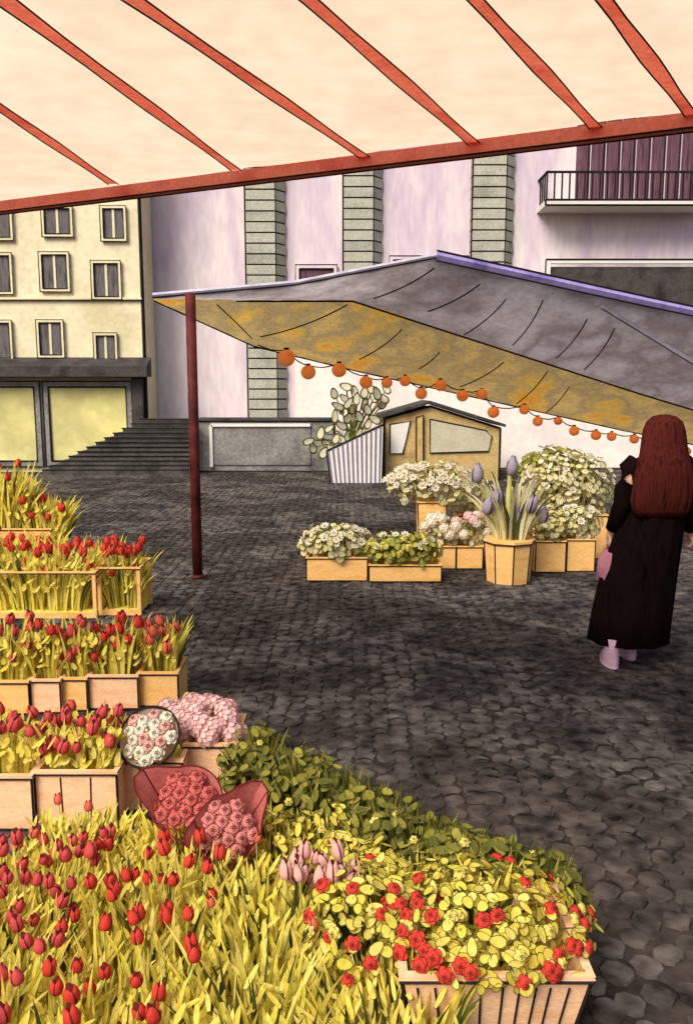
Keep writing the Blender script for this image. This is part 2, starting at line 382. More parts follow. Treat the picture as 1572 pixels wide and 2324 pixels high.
# low panel
YK = 16.3
lp = MB(); x0 = at(455, 1000, YK).x; x1 = at(770, 1000, YK).x; zt = at(600, 970, YK).z
lp.boxink(x0, x1, YK, YK + .6, 0, zt, .025)
lw = tag(build(lp, 'low_wall', ['mid', 'ink']), 'low grey wall with a framed panel behind the maroon pole', 'wall')
mb = MB(); px0 = at(487, 1000, YK).x; px1 = at(715, 1000, YK).x
mb.box(px0, px1, YK - .03, YK, .14, zt - .1); build(mb, 'panel', ['mid'], lw)
mb = MB()
for p, q in (((px0, .1), (px0, zt - .08)), ((px0, zt - .08), (px1, zt - .08))):
    mb.bar((p[0], YK - .04, p[1]), (q[0], YK - .04, q[1]), .06, .06)
build(mb, 'panel_frame', ['white'], lw)
mb = MB(); mb.box(x0 - .02, x1 + .02, YK - .05, YK + .62, zt + .004, zt + .05); build(mb, 'coping', ['dark'], lw)
# ------------------------------------------------------------------ foreground awning
ZA = 2.5
aw = thing('market_awning', 'cream canvas awning overhead with red ribs and a red front bar', 'awning', (0, 2.2, 0))
BL_ = atz(-90, 490, ZA); BR = atz(1690, 268, ZA)
bd = (BR - BL_).normalized(); BR = BR + bd * .7; pd = Vector((bd.y, -bd.x, 0))
mb = MB(); N = 40; R_ = 12
vs = []; fs = []
for j in range(R_ + 1):
    for i in range(N + 1):
        p = BL_ + (BR - BL_) * i / N + pd * 2.0 * j / R_
        vs.append(p + Vector((0, 0, .032 + .006 * math.sin(i * .9 + j * .6))))
for j in range(R_):
    for i in range(N): a = j * (N + 1) + i; fs.append((a, a + 1, a + N + 2, a + N + 1))
mb.add(vs, fs); build(mb, 'canvas', ['canvas'], aw, True)
mb = MB(); mb.bar(BL_, BR, .05, .05)
for sgn in (-1, 1): mb.tube([BL_ + pd * .026 * sgn + Vector((0, 0, -.026)), BR + pd * .026 * sgn + Vector((0, 0, -.026))], .0036, 1, 4)
build(mb, 'front_bar', ['red', 'ink'], aw)
for (p, q, w0, w1) in (((97, 312), (262, 424), .026, .022), ((165, 112), (545, 392), .03, .021), ((485, 118), (850, 368), .026, .022), ((850, 118), (1103, 340), .023, .024), ((1215, 125), (1383, 305), .02, .022), ((1490, 128), (1600, 275), .02, .022)):
    P = atz(*p, ZA + .015); Q = atz(*q, ZA + .015); d = (P - Q).normalized(); E = Q + d * min((P - Q).length + .9, 1.95)
    mb = MB(); sd = d.cross(Vector((0, 0, 1))).normalized(); vs = []; n = 10
    for k in range(n + 1):
        c = E.lerp(Q, k / n); ww = w0 + (w1 - w0) * k / n + .004 * math.sin(k * 1.3)
        vs += [c - sd * ww, c + sd * ww]
    mb.add(vs, [(2 * k, 2 * k + 1, 2 * k + 3, 2 * k + 2) for k in range(n)])
    for e in (0, 1): mb.tube([Vector(v) + Vector((0, 0, -.003)) for v in vs[e::2]], .0028, 1, 4)
    build(mb, 'rib', ['redw', 'ink'], aw)
for p in (BL_, BR):
    mb = MB(); mb.tube([(p.x, p.y, 0), (p.x, p.y, ZA)], .025, 0, 10); build(mb, 'pole', ['red'], aw, True)
# ------------------------------------------------------------------ second canopy
def sample(pl, n):
    pts = [Vector(p) for p in pl]; out = []
    for k in range(n + 1):
        t = k / n * (len(pts) - 1); i = min(int(t), len(pts) - 2); f = t - i
        out.append(pts[i].lerp(pts[i + 1], f))
    return out
rim = [at(352, 684, 7.0), at(680, 655, 7.15), at(1005, 592, 7.3), at(1490, 698, 7.6), at(1700, 742, 7.75)]
fold = [at(353, 688, 7.04), at(590, 692, 7.5), at(812, 692, 7.8), at(1470, 905, 8.8), at(1700, 975, 9.1)]
low = [at(356, 692, 7.08), at(585, 797, 8.2), at(830, 856, 8.8), at(1430, 990, 9.6), at(1700, 1045, 9.9)]
mc = thing('market_canopy', 'grey and ochre tarpaulin stall canopy with a purple peaked rim', 'canopy', (0.4, 8.2, 0))
trees = []
def patch(a, b, nm, mt, sag):
    n = 40; r = 10; A_ = sample(a, n); B_ = sample(b, n); vs = []; fs = []
    for j in range(r + 1):
        for i in range(n + 1):
            f = j / r; p = A_[i].lerp(B_[i], f); p.z -= sag * math.sin(math.pi * f) * min(1, i / 8) + .006 * math.sin(i * 1.7)
            vs.append(p)
    for j in range(r):
        for i in range(n): k = j * (n + 1) + i; fs.append((k, k + 1, k + n + 2, k + n + 1))
    trees.append(BVHTree.FromPolygons(vs, fs))
    mb = MB(); mb.add(vs, fs); return build(mb, nm, [mt], mc, True)
pg = patch(rim, fold, 'roof_panel', 'tgrey', .03); pg['label'] = 'grey roof panel under the purple rim'
po = patch(fold, low, 'roof_panel', 'tochre', .03); po['label'] = 'ochre roof panel behind the paper lanterns'
cam0 = Vector((0, 0, CZ))
def seam(par, pts, r=.007):
    n = 8; out = []
    (x0, y0), (x1, y1) = pts; bx_, by_ = (x0 + x1) / 2 + (y1 - y0) * .12, (y0 + y1) / 2 + abs(x1 - x0) * .08
    for k in range(n + 1):
        t = k / n; x = x0 * (1 - t) ** 2 + 2 * bx_ * t * (1 - t) + x1 * t * t; y = y0 * (1 - t) ** 2 + 2 * by_ * t * (1 - t) + y1 * t * t
        d = ray(x, y).normalized(); best = None
        for T in trees:
            h = T.ray_cast(cam0, d)
            if h[0] is not None and (best is None or h[3] < best[1]): best = (h[0], h[3])
        if best: out.append(best[0] - d * .006)
    if len(out) > 1: mb = MB(); mb.tube(out, r, 0, 4); build(mb, 'seam', ['ink'], par)
for s_ in (((1000, 618), (860, 688)), ((1105, 655), (985, 718)), ((1165, 690), (1068, 772)), ((1250, 692), (1180, 796)), ((1352, 735), (1280, 826)), ((1415, 757), (1345, 852))): seam(pg, s_)
for s_ in (((800, 702), (600, 776)), ((925, 760), (828, 828)), ((1012, 812), (965, 850)), ((1160, 835), (1058, 892)), ((1260, 856), (1190, 930)), ((1310, 892), (1258, 950)), ((500, 702), (580, 780))): seam(po, s_)
fl = sample(fold, 40); mb = MB(); mb.tube([p + Vector((0, -.012, -.01)) for p in fl[8:]], .009, 0, 4); build(mb, 'seam', ['ink'], po)
ll = sample(low, 40); mb = MB(); mb.tube([p + Vector((0, 0, -.005)) for p in ll], .008, 0, 4); build(mb, 'hem', ['ink'], po)
mb = MB(); mb.tube([p + Vector((0, 0, .012)) for p in (rim[0], rim[1], rim[2])], .022, 0, 6); mb.tube([p + Vector((0, -.025, -.01)) for p in (rim[0], rim[1], rim[2])], .007, 1, 4)
build(mb, 'rim', ['lav', 'ink'], mc)['label'] = 'pale lavender rim left of the peak'
mb = MB(); mb.tube([p + Vector((0, 0, .01)) for p in rim[2:]], .042, 0, 6)
for dz in (.05, -.036): mb.tube([p + Vector((0, -.03, dz)) for p in rim[2:]], .007, 1, 4)
build(mb, 'rim', ['purple', 'ink'], mc)['label'] = 'purple rim right of the peak'
pbt = atz(456, 1332, 0)
zt = at(440, 676, pbt.y).z
mb = MB(); mb.tube([(pbt.x, pbt.y, 0), (pbt.x, pbt.y, zt)], .043, 0, 12); mb.tube([(pbt.x, pbt.y, 0), (pbt.x, pbt.y, .03)], .055, 0, 12)
build(mb, 'pole', ['maroon'], mc, True)
for p in (rim[-1], low[-1]):
    mb = MB(); mb.tube([(p.x, p.y, 0), (p.x, p.y, p.z)], .04, 0, 10); build(mb, 'pole', ['maroon'], mc, True)
mb = MB(); mb.bar(at(1385, 706, 7.62), at(1600, 838, 8.1), .035, .035); build(mb, 'brace', ['lav'], mc)
# lantern string
G = [(660, 825, 20), (710, 858, 17), (781, 853, 17), (843, 881, 15), (891, 882, 13), (933, 878, 13), (970, 907, 14), (1014, 888, 14), (1065, 912, 14), (1109, 908, 13), (1136, 950, 14), (1207, 944, 12), (1238, 971, 12), (1285, 970, 10), (1322, 993, 12), (1372, 1003, 12), (1408, 1006, 11), (1460, 1012, 11), (1530, 1034, 11), (1580, 1040, 11)]
def gd(x): return 8.2 + (x - 585) / (1430 - 585) * 1.4 - .12
c0 = at(660, 825, gd(660))
sl = thing('lantern_string', 'string of round orange paper lanterns hung along the ochre tarpaulin edge', 'string lights', (c0.x, c0.y, c0.z))
pts = [at(590, 792, gd(590) + .1)]
for x, y, r in G:
    c = at(x, y, gd(x)); R = r * c.y / F
    pts.append(c + Vector((0, 0, R * .9)))
    mb = MB(); mb.ell(c, (R, R, R * .95), 0, 14, 10)
    lan = build(mb, 'lantern', ['orange'], sl, True)
    mb = MB(); mb.tube([c + Vector((0, 0, R * .85)), c + Vector((0, 0, R * 1.15))], R * .3, 0, 8); build(mb, 'cap', ['ink'], lan)
fine = []
for i in range(len(pts) - 1):
    for k in range(4):
        t = k / 4; p = pts[i].lerp(pts[i + 1], t); p.z -= .03 * math.sin(math.pi * t); fine.append(p)
fine.append(pts[-1]); mb = MB(); mb.tube(fine, .006, 0, 4); build(mb, 'cable', ['ink'], sl)
# ------------------------------------------------------------------ kiosk
YH = 14.7
kx = at(1018, 1000, YH)
ks = thing('market_kiosk', 'small ochre wooden kiosk with low pitched roof beside the striped planter', 'kiosk', (kx.x, YH + .7, 0))
def hp(x, y, dy=0): p = at(x, y, YH); return Vector((p.x, YH + dy, p.z))
def h0(x): return Vector((at(x, 1050, YH).x, YH, 0))
mb = MB(); front = [h0(885), hp(885, 965), hp(990, 936), hp(1152, 987), h0(1150)]
mb.prism(front, (0, 1.4, 0))
for i in range(4): mb.tube([front[i] + Vector((0, -.01, 0)), front[i + 1] + Vector((0, -.01, 0))], .02, 1, 4)
build(mb, 'wall', ['ochre', 'ink'], ks)
mb = MB()
for p, q in ((hp(872, 964), hp(990, 930)), (hp(990, 930), hp(1162, 984))):
    mb.prism([p + Vector((0, -.12, 0)), q + Vector((0, -.12, 0)), q + Vector((0, -.12, .05)), p + Vector((0, -.12, .05))], (0, 1.64, 0))
build(mb, 'roof', ['dark'], ks)
def flat(nm, pts_, m, r=.013, t=.02):
    mb = MB(); P_ = [hp(x, y, -.003) for x, y in pts_]; mb.prism(P_, (0, -t, 0))
    Q_ = [p + Vector((0, -t, 0)) for p in P_]; mb.tube(Q_ + [Q_[0]], r, 1, 4); return build(mb, nm, [m, 'ink'], ks)
flat('window', [(898, 978), (945, 970), (927, 1045), (898, 1045)], 'white')['label'] = 'pale slanted side window'
flat('window', [(990, 966), (1118, 992), (1132, 1006), (1124, 1040), (990, 1044)], 'leafc')['label'] = 'long window with rounded end'
flat('post', [(958, 962), (974, 956), (974, 1062), (958, 1062)], 'ochre', t=.05)
# ------------------------------------------------------------------ striped planter + prickly plant
YT = 14.3
tp = thing('striped_planter', 'white planter tub with violet vertical stripes left of the kiosk', 'planter', (at(820, 1100, YT).x, YT + .3, 0))
def tpz(x, y): p = at(x, y, YT); return Vector((p.x, YT, p.z))
b0, b1 = tpz(762, 1107), tpz(880, 1107); t0, t1 = tpz(752, 1040), tpz(884, 978)
b0.z = b1.z = 0
n = 12; mb = MB(); ms = MB()
back = Vector((0, .6, 0))
mb.prism([b0, b1, t1, t0], back); 
for k in range(n):
    f0 = (k + .15) / n; f1 = (k + .5) / n
    ms.prism([b0.lerp(b1, f0), b0.lerp(b1, f1), t0.lerp(t1, f1), t0.lerp(t1, f0)], (0, -.012, 0))
mb.tube([t0, t1], .02, 1, 4); mb.tube([b0, t0], .014, 1, 4); mb.tube([b1, t1], .014, 1, 4)
build(mb, 'tub', ['white', 'ink'], tp); build(ms, 'stripes', ['stripe'], tp)
pp = at(815, 1010, YT + .3)
pl = thing('leafy_plant', 'tall plant with pale oval leaves growing out of the striped planter', 'plant', (pp.x, pp.y, pp.z))
mb = MB(); st = MB()
LP = [(715, 1018), (735, 995), (722, 1035), (750, 1020), (762, 990), (775, 1010), (790, 985), (770, 960), (800, 965), (785, 940), (810, 945), (795, 915), (820, 920), (838, 935), (815, 900), (840, 905), (862, 920), (850, 945), (870, 905), (885, 915), (880, 935), (830, 960), (845, 980), (815, 985), (860, 965), (800, 1005), (830, 1000), (745, 1040), (775, 935), (890, 900), (780, 1030), (770, 905), (800, 890), (788, 1012), (805, 930), (855, 900), (760, 1032)]
for x, y in LP:
    c = at(x + U(-4, 4), y + U(-4, 4), YT + .2 + U(-.15, .2))
    mb.pad(c, (U(-.6, .6), -1, U(-.2, .5)), U(.06, .085), U(.11, .15), edge=.72, up=(U(-1, 1), 0, U(.2, 1)))
    st.tube([(pp.x + U(-.1, .1), pp.y, pp.z - .1), (c.x * .6 + pp.x * .4, pp.y, c.z * .6 + pp.z * .4), c + Vector((0, .03, 0))], .012, 0, 4)
build(mb, 'foliage', ['leafc', 'leafk'], pl); build(st, 'stem', ['leafd'], pl)
# ------------------------------------------------------------------ bloom meshes
def tulip_mesh(nm, pm, im='inkred', wide=.42, openr=.55):
    mb = MB(); angs = []
    for p in range(3): angs += [120 * p, 120 * p + 16, 120 * p + 52, 120 * p + 86]
    ring = [(0, .12), (.12, .8), (.42, 1), (.72, .86), (1, openr)]; vs = []; fs = []; ms = []
    for t, r in ring:
        for i, a in enumerate(angs):
            k = i % 4; zz = t * (1.08 if k in (2, 3) else .86) if t > .9 else t
            vs.append((r * wide * math.cos(math.radians(a)), r * wide * math.sin(math.radians(a)), zz))
    for i in range(4):
        for j in range(12): fs.append((i * 12 + j, i * 12 + (j + 1) % 12, i * 12 + 12 + (j + 1) % 12, i * 12 + 12 + j)); ms.append(1 if j % 4 == 0 else 0)
    vs.append((0, 0, .7)); fs += [(48 + j, 48 + (j + 1) % 12, 60) for j in range(12)]; ms += [1] * 12
    mb.add(vs, fs, ms); return mb.data(nm, [pm, im], True)
def rose_mesh(nm, pm, im='inkred'):
    mb = MB()
    for k in range(6): a = k * 60; d = Vector((math.cos(math.radians(a)), math.sin(math.radians(a)), 0)); mb.pad(d * .62 + Vector((0, 0, .1)), d * .5 + Vector((0, 0, 1)), .5, .48, cup=.3, edge=.88, up=d)
    for k in range(4): a = k * 90 + 40; d = Vector((math.cos(math.radians(a)), math.sin(math.radians(a)), 0)); mb.pad(d * .3 + Vector((0, 0, .34)), d * .6 + Vector((0, 0, 1)), .36, .36, cup=.3, edge=.84, up=d)
    mb.pad((0, 0, .5), (0, 0, 1), .22, .22, cup=.4, edge=.65); mb.ell((0, 0, .1), (.7, .7, .3), 0, 10, 6)
    return mb.data(nm, [pm, im])
def daisy_mesh(nm, pm, cm='ochre'):
    mb = MB()
    for k in range(8): a = k * math.pi / 4; d = Vector((math.cos(a), math.sin(a), 0)); mb.pad(d * .6 + Vector((0, 0, .05)), Vector((0, 0, 1)) + d * -.3, .25, .42, edge=.86, up=d)
    mb.ell((0, 0, .08), (.25, .25, .15), 2, 8, 6); return mb.data(nm, [pm, 'inkgreen', cm])
def cluster_mesh(nm, pm, im='ink', n=26):
    mb = MB(); mb.ell((0, 0, .3), (.8, .8, .6), 0, 10, 6)
    for k in range(n):
        z = 1 - 1.5 * (k + .5) / n; a = k * 2.4; r = math.sqrt(max(0, 1 - z * z)); d = Vector((r * math.cos(a), r * math.sin(a), z))
        mb.pad(Vector((d.x * .9, d.y * .9, .3 + d.z * .7)), d, .26, .27, edge=.86)
    return mb.data(nm, [pm, im])
BM = {'tr': tulip_mesh('red_tulip', 'pred'), 'tc': tulip_mesh('coral_tulip', 'pcor'), 'tm': tulip_mesh('rose_tulip', 'pmau'), 'tp': tulip_mesh('pink_tulip', 'ppink', wide=.34),
      'tb': tulip_mesh('violet_bud', 'bud', 'ink', .33, .3), 'rr': rose_mesh('red_rose', 'prose'), 'rq': rose_mesh('light_rose', 'prosl'), 'rp': rose_mesh('pink_rose', 'ppink'), 'rw': rose_mesh('cream_rose', 'pwhite', 'inkgreen'),
      'rR': rose_mesh('bright_red_rose', 'pred'), 'ry': rose_mesh('yellow_rose', 'pyel', 'inkgreen'), 'dw': daisy_mesh('white_daisy', 'pwhite'),
      'hp': cluster_mesh('pink_hydrangea', 'plil', 'prosl'), 'hw': cluster_mesh('cream_hydrangea', 'pwhite', 'ochre')}
def bloom(root, key, loc, s, tilt=.35, rot=None):
    o = bpy.data.objects.new('flower', BM[key]); COL.objects.link(o); o.parent = root; o.location = loc; o.scale = (s, s, s)
    o.rotation_euler = rot if rot else (U(-tilt, tilt) + .15, U(-tilt, tilt), U(0, 6.28)); return o
def bunch(nm, label, cat, cx, cy, zb, wd, dp, h, nleaf, lm, bw, specs, group=None, lean=.3, pads=0, dk=.12, pw=.011, im='inkgreen', slim=(2, 3.4)):
    root = thing(nm, label, cat, (cx, cy, zb), group); mb = MB(); st = MB()
    for i in range(nleaf):
        x, y = U(-.48, .48) * wd, U(-.48, .48) * dp; hh = h * U(.5, 1.08); d = random.random() < dk
        mb.blade((x * .85, y * .85, -.02), (x + x / wd * lean * h * 2 + U(-.2, .2) * h, y + y / dp * lean * h * 1.2 + U(-.12, .12) * h, hh), bw * U(.7, 1.2) * (.7 if d else 1), 2 if d else 0)
    for i in range(pads):     # short leaflets that thicken the tuft
        x, y = U(-.52, .52) * wd, U(-.52, .52) * dp
        mb.pad((x, y, h * U(.3, .78)), (U(-.6, .6), U(-.9, -.1), U(.4, 1.1)), pw * U(.8, 1.3), pw * U(*slim), edge=.93, n=7, up=(U(-.5, .5), U(-.1, .7), 1))
    build(mb, 'foliage', [lm, im, 'leafk'], root, local=True)
    for key, n, f0, f1, s in specs:
        nc = max(1, round(math.sqrt(n * wd / dp))); nrw = math.ceil(n / nc)
        for k in range(n):
            i, j = k % nc, k // nc
            x = ((i + .5 + U(-.4, .4)) / nc - .5) * wd * 1.1; y = ((j + .5 + U(-.4, .4)) / nrw - .5) * dp * 1.1; z = h * U(f0, f1)
            bloom(root, key, (x, y, z), s * U(.85, 1.15)); st.tube([(x * .7, y * .7, 0), (x * .9, y * .9, z * .6), (x, y, z + s * .1)], s * .055, 0, 4)
    if st.v: build(st, 'stems', ['stem'], root, local=True)
    return root
def bush(nm, label, cat, cx, cy, cz, rx, ry, rz, zb, n, ls, lm, specs=(), group=None, edge=.86, asp=1.3, im='inkgreen', nb=0, bl='leafk', lift=1.04):
    root = thing(nm, label, cat, (cx, cy, zb), group); mb = MB(); st = MB(); c = Vector((0, 0, cz - zb))
    for i in range(n):
        z = U(-.75, 1); a = U(0, 6.28); r = math.sqrt(1 - z * z); q = U(.5, 1.05) if i % 3 else U(.9, 1.15)
        d = Vector((r * math.cos(a), r * math.sin(a), z))
        mb.pad(c + Vector((d.x * rx * q, d.y * ry * q, d.z * rz * q)), d + Vector((U(-.7, .7), U(-.9, .3), U(-.3, .8))), ls * U(.7, 1.2), ls * asp * U(.8, 1.2), edge=edge)
    for i in range(nb):
        a = U(0, 6.28); q = U(.1, 1); x, y = rx * q * math.cos(a), ry * q * math.sin(a); top = c.z + rz * (1.1 - .5 * q * q) * U(.8, 1.15)
        mb.blade((x * .6, y * .6, max(0, c.z - rz * .6)), (x * 1.15 + U(-.03, .03), y * 1.15 - .01, top), U(.005, .009), 2 if random.random() < .55 else 0)
    for k in range(5): st.tube([(U(-.1, .1) * rx, 0, -.02), (U(-.4, .4) * rx, U(-.4, .4) * ry, c.z * .6), c + Vector((U(-.7, .7) * rx, U(-.7, .7) * ry, U(0, .6) * rz))], .006, 0, 4)
    build(mb, 'foliage', [lm, im, bl], root, local=True); build(st, 'stem', ['stem'], root, local=True)
    for key, m_, s in specs:
        for k in range(m_):
            z = U(.0, .95); a = math.pi * (1 + (k + U(.1, .9)) / m_) if k % 4 else U(0, 6.28); r = math.sqrt(1 - z * z); d = Vector((r * math.cos(a), r * math.sin(a), z))
            bloom(root, key, c + Vector((d.x * rx, d.y * ry, d.z * rz)) * lift, s * U(.85, 1.15), rot=(d + Vector((0, -.5, .3))).to_track_quat('Z', 'Y').to_euler())
    return root
def crate_m(nm, label, cat, X0, X1, Y0, Y1, z0, h, mt='wood', fill='fill', group=None, r=.005, taper=0, slats=0, openf=False):
    mb = MB(); t = .014
    if openf:
        for x in (X0, X1 - .025): mb.box(x, x + .025, Y0, Y0 + .025, z0, z0 + h); mb.box(x, x + .025, Y1 - .025, Y1, z0, z0 + h)
        mb.box(X0 + .025, X1 - .025, Y0, Y0 + .02, z0, z0 + .04); mb.box(X0 + .025, X1 - .025, Y1 - .02, Y1, z0, z0 + h - .01, 2)
        mb.box(X0 + .025, X1 - .025, Y0 + .02, Y1 - .02, z0, z0 + .03, 2)
    else:
        q = taper
        mb.prism([(X0 + q, Y0 + q, z0), (X1 - q, Y0 + q, z0), (X1, Y0, z0 + h), (X0, Y0, z0 + h)], (0, t, 0))
        mb.prism([(X0 + q, Y1 - q, z0), (X1 - q, Y1 - q, z0), (X1, Y1, z0 + h), (X0, Y1, z0 + h)], (0, -t, 0))
        mb.prism([(X0 + q, Y0 + q + t, z0), (X0 + q, Y1 - q - t, z0), (X0, Y1 - t, z0 + h), (X0, Y0 + t, z0 + h)], (t, 0, 0))
        mb.prism([(X1 - q, Y0 + q + t, z0), (X1 - q, Y1 - q - t, z0), (X1, Y1 - t, z0 + h), (X1, Y0 + t, z0 + h)], (-t, 0, 0))
        mb.box(X0 + q + t, X1 - q - t, Y0 + q + t, Y1 - q - t, z0, z0 + h * .8, 2)
        mb.tube([(X0 + q, Y0 + q, z0), (X0, Y0, z0 + h)], r, 1, 4); mb.tube([(X1 - q, Y0 + q, z0), (X1, Y0, z0 + h)], r, 1, 4)
        mb.tube([(X0 + q, Y0 + q, z0 + r), (X1 - q, Y0 + q, z0 + r)], r, 1, 4)
        for k in range(slats):
            f = (k + 1) / (slats + 1) + U(-.03, .03); x = X0 + (X1 - X0) * f; mb.tube([(x + (q if f < .5 else -q) * abs(f - .5) * 2, Y0 + q - .002, z0), (x + U(-.006, .006), Y0 - .002, z0 + h * .95)], r * .5, 1, 4)
    o = tag(build(mb, nm, [mt, 'ink', fill]), label, cat, group)
    rb = MB(); e = .006; zz = z0 + h
    for (a, b, c_, d) in ((X0 - e, X1 + e, Y0 - e, Y0 + t), (X0 - e, X1 + e, Y1 - t, Y1 + e), (X0 - e, X0 + t, Y0 + t, Y1 - t), (X1 - t, X1 + e, Y0 + t, Y1 - t)): rb.box(a, b, c_, d, zz + .001, zz + .014)
    rb.tube([(X0 - e, Y0 - e, zz), (X1 + e, Y0 - e, zz)], r * .8, 1, 4)
    rb.tube([(X1 + e, Y0 - e, zz + .01), (X1 + e, Y1, zz + .01)], r * .6, 1, 4)
    build(rb, 'rim', [mt, 'ink'], o)
    return dict(cx=(X0 + X1) / 2, cy=(Y0 + Y1) / 2, w=X1 - X0, d=Y1 - Y0, z=z0 + h * .8, Y0=Y0, top=z0 + h)
def crate(nm, label, cat, x0, x1, yb, yr, dp, z0=0, **k):
    Y = atz((x0 + x1) / 2, yb, z0).y; a = at(x0, yb, Y).x; b = at(x1, yb, Y).x
    return crate_m(nm, label, cat, a, b, Y, Y + dp, z0, at((x0 + x1) / 2, yr, Y).z - z0, **k)
def zat(y, Y): return at(798, y, Y).z
def fillb(c, nm, label, cat, ytop, nleaf, lm, bw, specs, **k):
    h = max(.06, zat(ytop, c['cy']) - c['z'])
    return bunch(nm, label, cat, c['cx'], c['cy'], c['z'], c['w'] * .92, c['d'] * .85, h, nleaf, lm, bw, specs, **k)
# ------------------------------------------------------------------ flowers under the second canopy
g = 'flower boxes under the tarpaulin canopy'
c = crate('flower_box', 'low ochre planter box at the left end of the canopy display', 'planter box', 706, 846, 1340, 1288, .3, group=g)
bush('flowering_plant', 'yellow green plant with cream daisies in the leftmost low planter box', 'plant', c['cx'], c['cy'], zat(1252, c['cy']), .3, .2, .17, c['z'], 300, .03, 'leafp', [('dw', 14, .04)], nb=24)
c = crate('flower_box', 'low wide ochre planter box left of the octagonal tulip pot', 'planter box', 850, 1016, 1342, 1305, .22, group=g)
bush('flowering_plant', 'low yellow green plant in the wide box beside the tulip pot', 'plant', c['cx'] - .03, c['cy'], zat(1268, c['cy']), .33, .16, .15, c['z'], 280, .028, 'leafg', [('dw', 10, .036), ('ry', 12, .03)], nb=20)
c = crate('flower_box', 'square ochre box holding cream blossoms behind the wide low box', 'planter box', 986, 1049, 1312, 1262, .24, group=g)
bush('flowering_plant', 'cream hydrangea behind the wide low planter box', 'plant', c['cx'], c['cy'], zat(1228, c['cy']), .19, .13, .15, c['z'], 110, .028, 'leafp', [('hw', 12, .055)])
c = crate('flower_box', 'square ochre box of pink blossoms against the tulip pot', 'planter box', 1051, 1111, 1312, 1262, .24, group=g)
bush('flowering_plant', 'pale pink hydrangea just left of the tall tulip pot', 'plant', c['cx'], c['cy'], zat(1228, c['cy']), .17, .13, .17, c['z'], 110, .028, 'leafp', [('hp', 6, .05), ('hw', 6, .05)])
Y = 7.75; a = at(962, 1200, Y).x; b = at(1028, 1200, Y).x
c = crate_m('flower_pot', 'tall square ochre pot holding a spray of white daisies', 'flower pot', a, b, Y, Y + .25, 0, zat(1160, Y), taper=.02)
bush('daisy_bouquet', 'wide spray of white daisies in the tall square pot', 'flowers', c['cx'], c['cy'], zat(1120, c['cy']), .45, .2, .22, c['z'], 240, .024, 'leafp', [('dw', 54, .044)], asp=1.9, nb=20)
Y2 = 8.15; a = at(1050, 1200, Y2).x; b = at(1130, 1200, Y2).x
c = crate_m('flower_pot', 'ochre pot half hidden behind the tall tulip leaves', 'flower pot', a, b, Y2, Y2 + .25, 0, zat(1190, Y2), taper=.02)
bush('flowering_plant', 'cream flowering plant behind the tall tulip leaves', 'plant', c['cx'], c['cy'], zat(1150, c['cy']), .26, .2, .2, c['z'], 200, .028, 'leafp', [('dw', 16, .04)])
# octagonal tulip pot
Yp = 6.85; pc = at(1170, 1340, Yp); rr = 58 * Yp / F
mb = MB(); zt = zat(1258, Yp - rr)
mb.loft([(pc.x, Yp, 0, rr * .88, rr * .88), (pc.x, Yp, zt, rr, rr)], 8); 
for k in range(8):
    t = math.pi / 4 * k; mb.tube([(pc.x + rr * .88 * math.cos(t), Yp + rr * .88 * math.sin(t), 0), (pc.x + rr * math.cos(t), Yp + rr * math.sin(t), zt)], .006, 1, 4)
pot = tag(build(mb, 'flower_pot', ['wood', 'ink']), 'octagonal ochre pot with tall pale tulips in the middle of the display', 'flower pot')
mb = MB(); mb.loft([(pc.x, Yp, zt + .002, rr * 1.05, rr * 1.05), (pc.x, Yp, zt + .025, rr * 1.05, rr * 1.05)], 8); mb.tube([(pc.x + rr * 1.06 * math.cos(k * math.pi / 4), Yp + rr * 1.06 * math.sin(k * math.pi / 4), zt) for k in range(9)], .006, 1, 4); build(mb, 'rim', ['wood', 'ink'], pot)
tl = bunch('potted_tulips', 'tall tulips with violet grey closed buds rising from the octagonal pot', 'flowers', pc.x, Yp, zt + .02, rr * 1.3, rr * 1.3, zat(1095, Yp) - zt, 60, 'leafp', .026, [], lean=.48, dk=.28, im='leafk')
for x, y in ((1176, 1075), (1098, 1092), (1140, 1148), (1186, 1190), (1218, 1160), (1246, 1185), (1120, 1165)):
    p = at(x, y + 22, Yp + U(-.12, -.02)) - Vector((pc.x, Yp, zt + .02)); bloom(tl, 'tb', p, .16, .15)
    st = MB(); st.tube([(p.x * .15, 0, 0), (p.x * .6, p.y * .5, p.z * .6), p + Vector((0, 0, .02))], .009, 0, 5); build(st, 'stem', ['stem'], tl, local=True)
c = crate('flower_box', 'square ochre box just right of the octagonal tulip pot', 'planter box', 1232, 1301, 1320, 1250, .25, group=g)
bush('flowering_plant', 'leafy yellow plant in the box just right of the tulip pot', 'plant', c['cx'], c['cy'], zat(1212, c['cy']), .19, .16, .16, c['z'], 190, .027, 'leafp', [('ry', 8, .03)], nb=16)
c = crate('flower_box', 'square ochre box at the right end beside the person', 'planter box', 1304, 1368, 1318, 1246, .25, group=g)
bush('flowering_plant', 'leafy yellow plant in the end box beside the person', 'plant', c['cx'], c['cy'], zat(1205, c['cy']), .19, .16, .17, c['z'], 190, .027, 'leafp', [('dw', 8, .036)], nb=16)
Y = 7.75; a = at(1225, 1200, Y).x; b = at(1400, 1200, Y).x
c = crate_m('flower_box', 'raised ochre box of dense pale shrub at the back of the display', 'planter box', a, b, Y, Y + .35, 0, zat(1190, Y))
bush('leafy_shrub', 'large dense pale shrub behind the tulip pot under the canopy', 'shrub', c['cx'], c['cy'], zat(1125, c['cy']), .46, .25, .33, c['z'], 640, .028, 'leafp', [('dw', 16, .036)], nb=40)
bush('leafy_shrub', 'dark topped shrub rising behind the pale shrub by the person', 'shrub', c['cx'] + .02, c['cy'] + .55, zat(1075, c['cy'] + .55), .4, .2, .2, 0, 300, .03, 'leafg')
